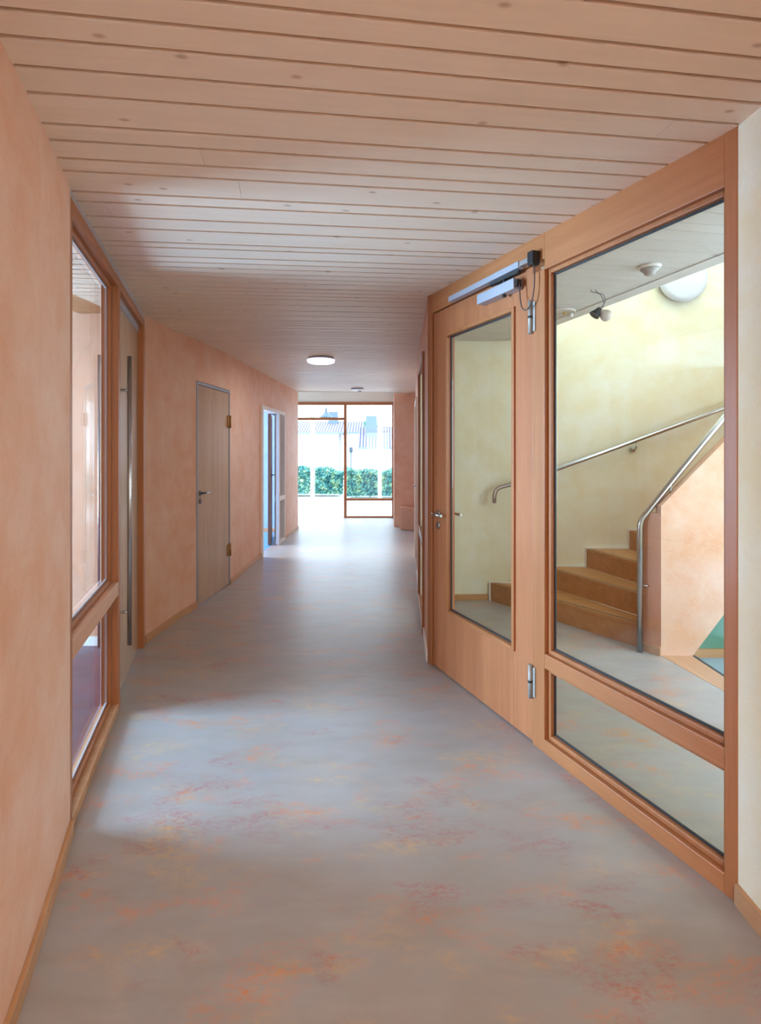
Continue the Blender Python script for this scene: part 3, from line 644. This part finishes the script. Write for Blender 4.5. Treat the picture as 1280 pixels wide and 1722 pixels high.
# ---------------------------------------------------------------- outside
tag(MB().box(-30, 30, 12.0, 60, -.25, -.03).build('terrace', M_pave), 'pale paved terrace outside the lobby glazing', 'terrace', kind='structure')
tag(MB().box(-40, -5.16, -20, 11.9, -.25, -.05).build('lawn', M_grass), 'lawn outside the left room', 'lawn', kind='structure')
def leaves_blob(mb, fn, count, size):
    for _ in range(count):
        p = fn(); a = Vector((random.gauss(0, 1), random.gauss(0, 1), random.gauss(0, 1))).normalized(); b = a.orthogonal().normalized()
        s = size*random.uniform(.6, 1.3); c = a.cross(b)*s*.5; b = b*s
        vs = [mb.bm.verts.new(p+v) for v in (-b, c, b, -c)]; mb.bm.faces.new(vs)
def hedge(x0, x1, y0, y1, z0, z1, label, n):
    mb = MB(); 
    e = empty('hedge', ((x0+x1)/2, (y0+y1)/2, z0), 0, label, 'hedge')
    hx, hy, hz = (x1-x0)/2, (y1-y0)/2, z1-z0
    mb.box(-hx+.05, hx-.05, -hy+.06, hy-.06, 0, hz-.06)
    def pt():
        r = random.random(); x = random.uniform(-hx, hx); wob = .05*math.sin(x*3.1)+.04*math.sin(x*7.7)
        if r < .6: return Vector((x, -hy+random.uniform(-.03, .05), random.uniform(0, hz+wob)))
        return Vector((x, random.uniform(-hy, hy), hz+wob+random.uniform(-.06, .06)))
    leaves_blob(mb, pt, n, .045); mb.build('foliage', M_hedge, e)
hedge(-4.2, -1.1, 15.8, 16.5, .175, .86, 'green hedge outside, seen through the open lobby doorway', 9000)
hedge(-1.0, 1.6, 15.2, 15.9, .175, .86, 'green hedge outside, seen through the right lobby pane', 9000)
tag(MB().box(-4.4, 1.8, 15.0, 15.1, -.03, .12).box(-4.4, 1.8, 15.1, 16.6, -.03, .10).build('garden_kerb', M_outw), 'white kerb in front of the outdoor hedges', 'kerb')
for x, lab in ((-1.81, 'white porch post left, seen through the lobby doorway'), (-.02, 'white porch post right, seen through the right lobby pane')):
    tag(MB().box(x-.05, x+.05, 14.3, 14.4, -.03, 3.0).build('porch_post', M_outw), lab, 'post')
tag(MB().box(-3.2, 1.2, 14.3, 14.4, 3.0, 3.15).box(-1.3, -1.2, 12.2, 14.3, 3.0, 3.15).build('porch_beam', M_outw), 'white porch beam above the terrace', 'beam')
pl = empty('pendant_lamp', (-1.31, 13.0, 3.0), 0, 'dark bell shaped pendant lamp outside the lobby transom', 'pendant lamp')
MB().tube([(0, 0, 0), (0, 0, -.53)], .006, 8).build('cord', M_black, pl)
MB().lathe([(.025, -.52), (.03, -.60), (.05, -.62), (.075, -.66), (.12, -.69), (.15, -.735), (.165, -.80), (.155, -.80), (.14, -.74), (.11, -.70), (.02, -.66)], (0, 0, 0), 36).build('shade', plain('slate_enamel', (60, 75, 85), .4), pl)
gl = empty('garden_lamp', (-.95, 17.4, -.03), 0, 'slim dark garden lamp post behind the right hedge', 'lamp post')
MB().tube([(0, 0, 0), (0, 0, 1.45)], .025, 10).build('pole', plain('lamp_grey', (90, 105, 120), .5), gl)
MB().lathe([(.05, 1.42), (.06, 1.46), (.06, 1.56), (.02, 1.6)], (0, 0, 0), 20).build('lamp_head', plain('lamp_dark', (60, 75, 90), .5), gl)
def house(x0, x1, y0, y1, eave, ridge, label, chim=None):
    cx, cy = (x0+x1)/2, (y0+y1)/2; hx, hy = (x1-x0)/2, (y1-y0)/2
    e = empty('house', (cx, cy, -.03), 0, label, 'house')
    MB().box(-hx, hx, -hy, hy, 0, eave).build('wall', M_outw, e)
    o = MB(); m0 = [(-hx-.3, -hy-.4), (hx+.3, -hy-.4)]
    v = [o.bm.verts.new(p) for p in ((-hx-.3, -hy-.5, eave-.05), (hx+.3, -hy-.5, eave-.05), (hx+.3, hy+.5, eave-.05), (-hx-.3, hy+.5, eave-.05), (-hx-.3, 0, ridge), (hx+.3, 0, ridge))]
    for f in ((0, 1, 5, 4), (2, 3, 4, 5), (0, 4, 3), (1, 2, 5), (0, 3, 2, 1)): o.bm.faces.new([v[i] for i in f])
    rf = o.build('roof', M_tiles, e)
    MB().box(-hx-.3, hx+.3, -hy-.62, -hy-.5, eave-.13, eave-.02).build('gutter', plain('gutter_blue_grey', (110, 125, 150), .5), rf)
    if chim is not None: MB().box(chim-.35, chim+.35, -.9, -.3, eave, ridge+.7).build('chimney', plain('chimney_grey', (100, 115, 130), .7), rf)
    for wx in (-hx*.45, hx*.45) if hx > 1.5 else (): MB().box(wx-.5, wx+.5, -hy-.03, -hy+.02, eave*.35, eave*.35+1.0).build('shutter', plain('pale_shutter', (235, 238, 240), .6), e)
house(-6.3, -3.1, 40, 46, 2.75, 3.75, 'white house with grey tiled roof, seen through the left lobby opening', 1.0)
house(-2.4, -1.6, 39, 43, 2.75, 3.6, 'narrow white house with tiled roof, left part of the right lobby pane')
house(-1.1, -.3, 34, 37, 1.65, 2.95, 'low white house with streaked tiled roof, middle of the right lobby pane', .1)
house(.3, 2.6, 38.5, 42, 1.65, 3.2, 'white house with pale tiled roof, right end of the lobby pane')
def tree(x, y, z, r, label, cnt=2500):
    e = empty('tree', (x, y, -.04), 0, label, 'tree')
    MB().tube([(0, 0, 0), (.05, 0, z*.5), (0, 0, z)], [r*.12, r*.09, r*.04], 10).build('trunk', plain('bark', (90, 75, 60), .8), e)
    mb = MB()
    def pt():
        v = Vector((random.gauss(0, 1), random.gauss(0, 1), random.gauss(0, 1))).normalized()*r*random.uniform(.55, 1.0)
        return Vector((v.x, v.y, z+v.z*.85 + .15*r*math.sin(v.x*4/r)))
    leaves_blob(mb, pt, cnt, r*.09); mb.build('crown', M_hedge, e)
tree(-.95, 45, 3.4, .9, 'green tree behind the low white house, beyond the right lobby pane', 1800)
tree(-12, 5.0, 3.0, 1.8, 'garden tree outside the left room')
tree(-15, 10.5, 2.6, 2.0, 'garden tree beyond the lawn, farther from the left room')
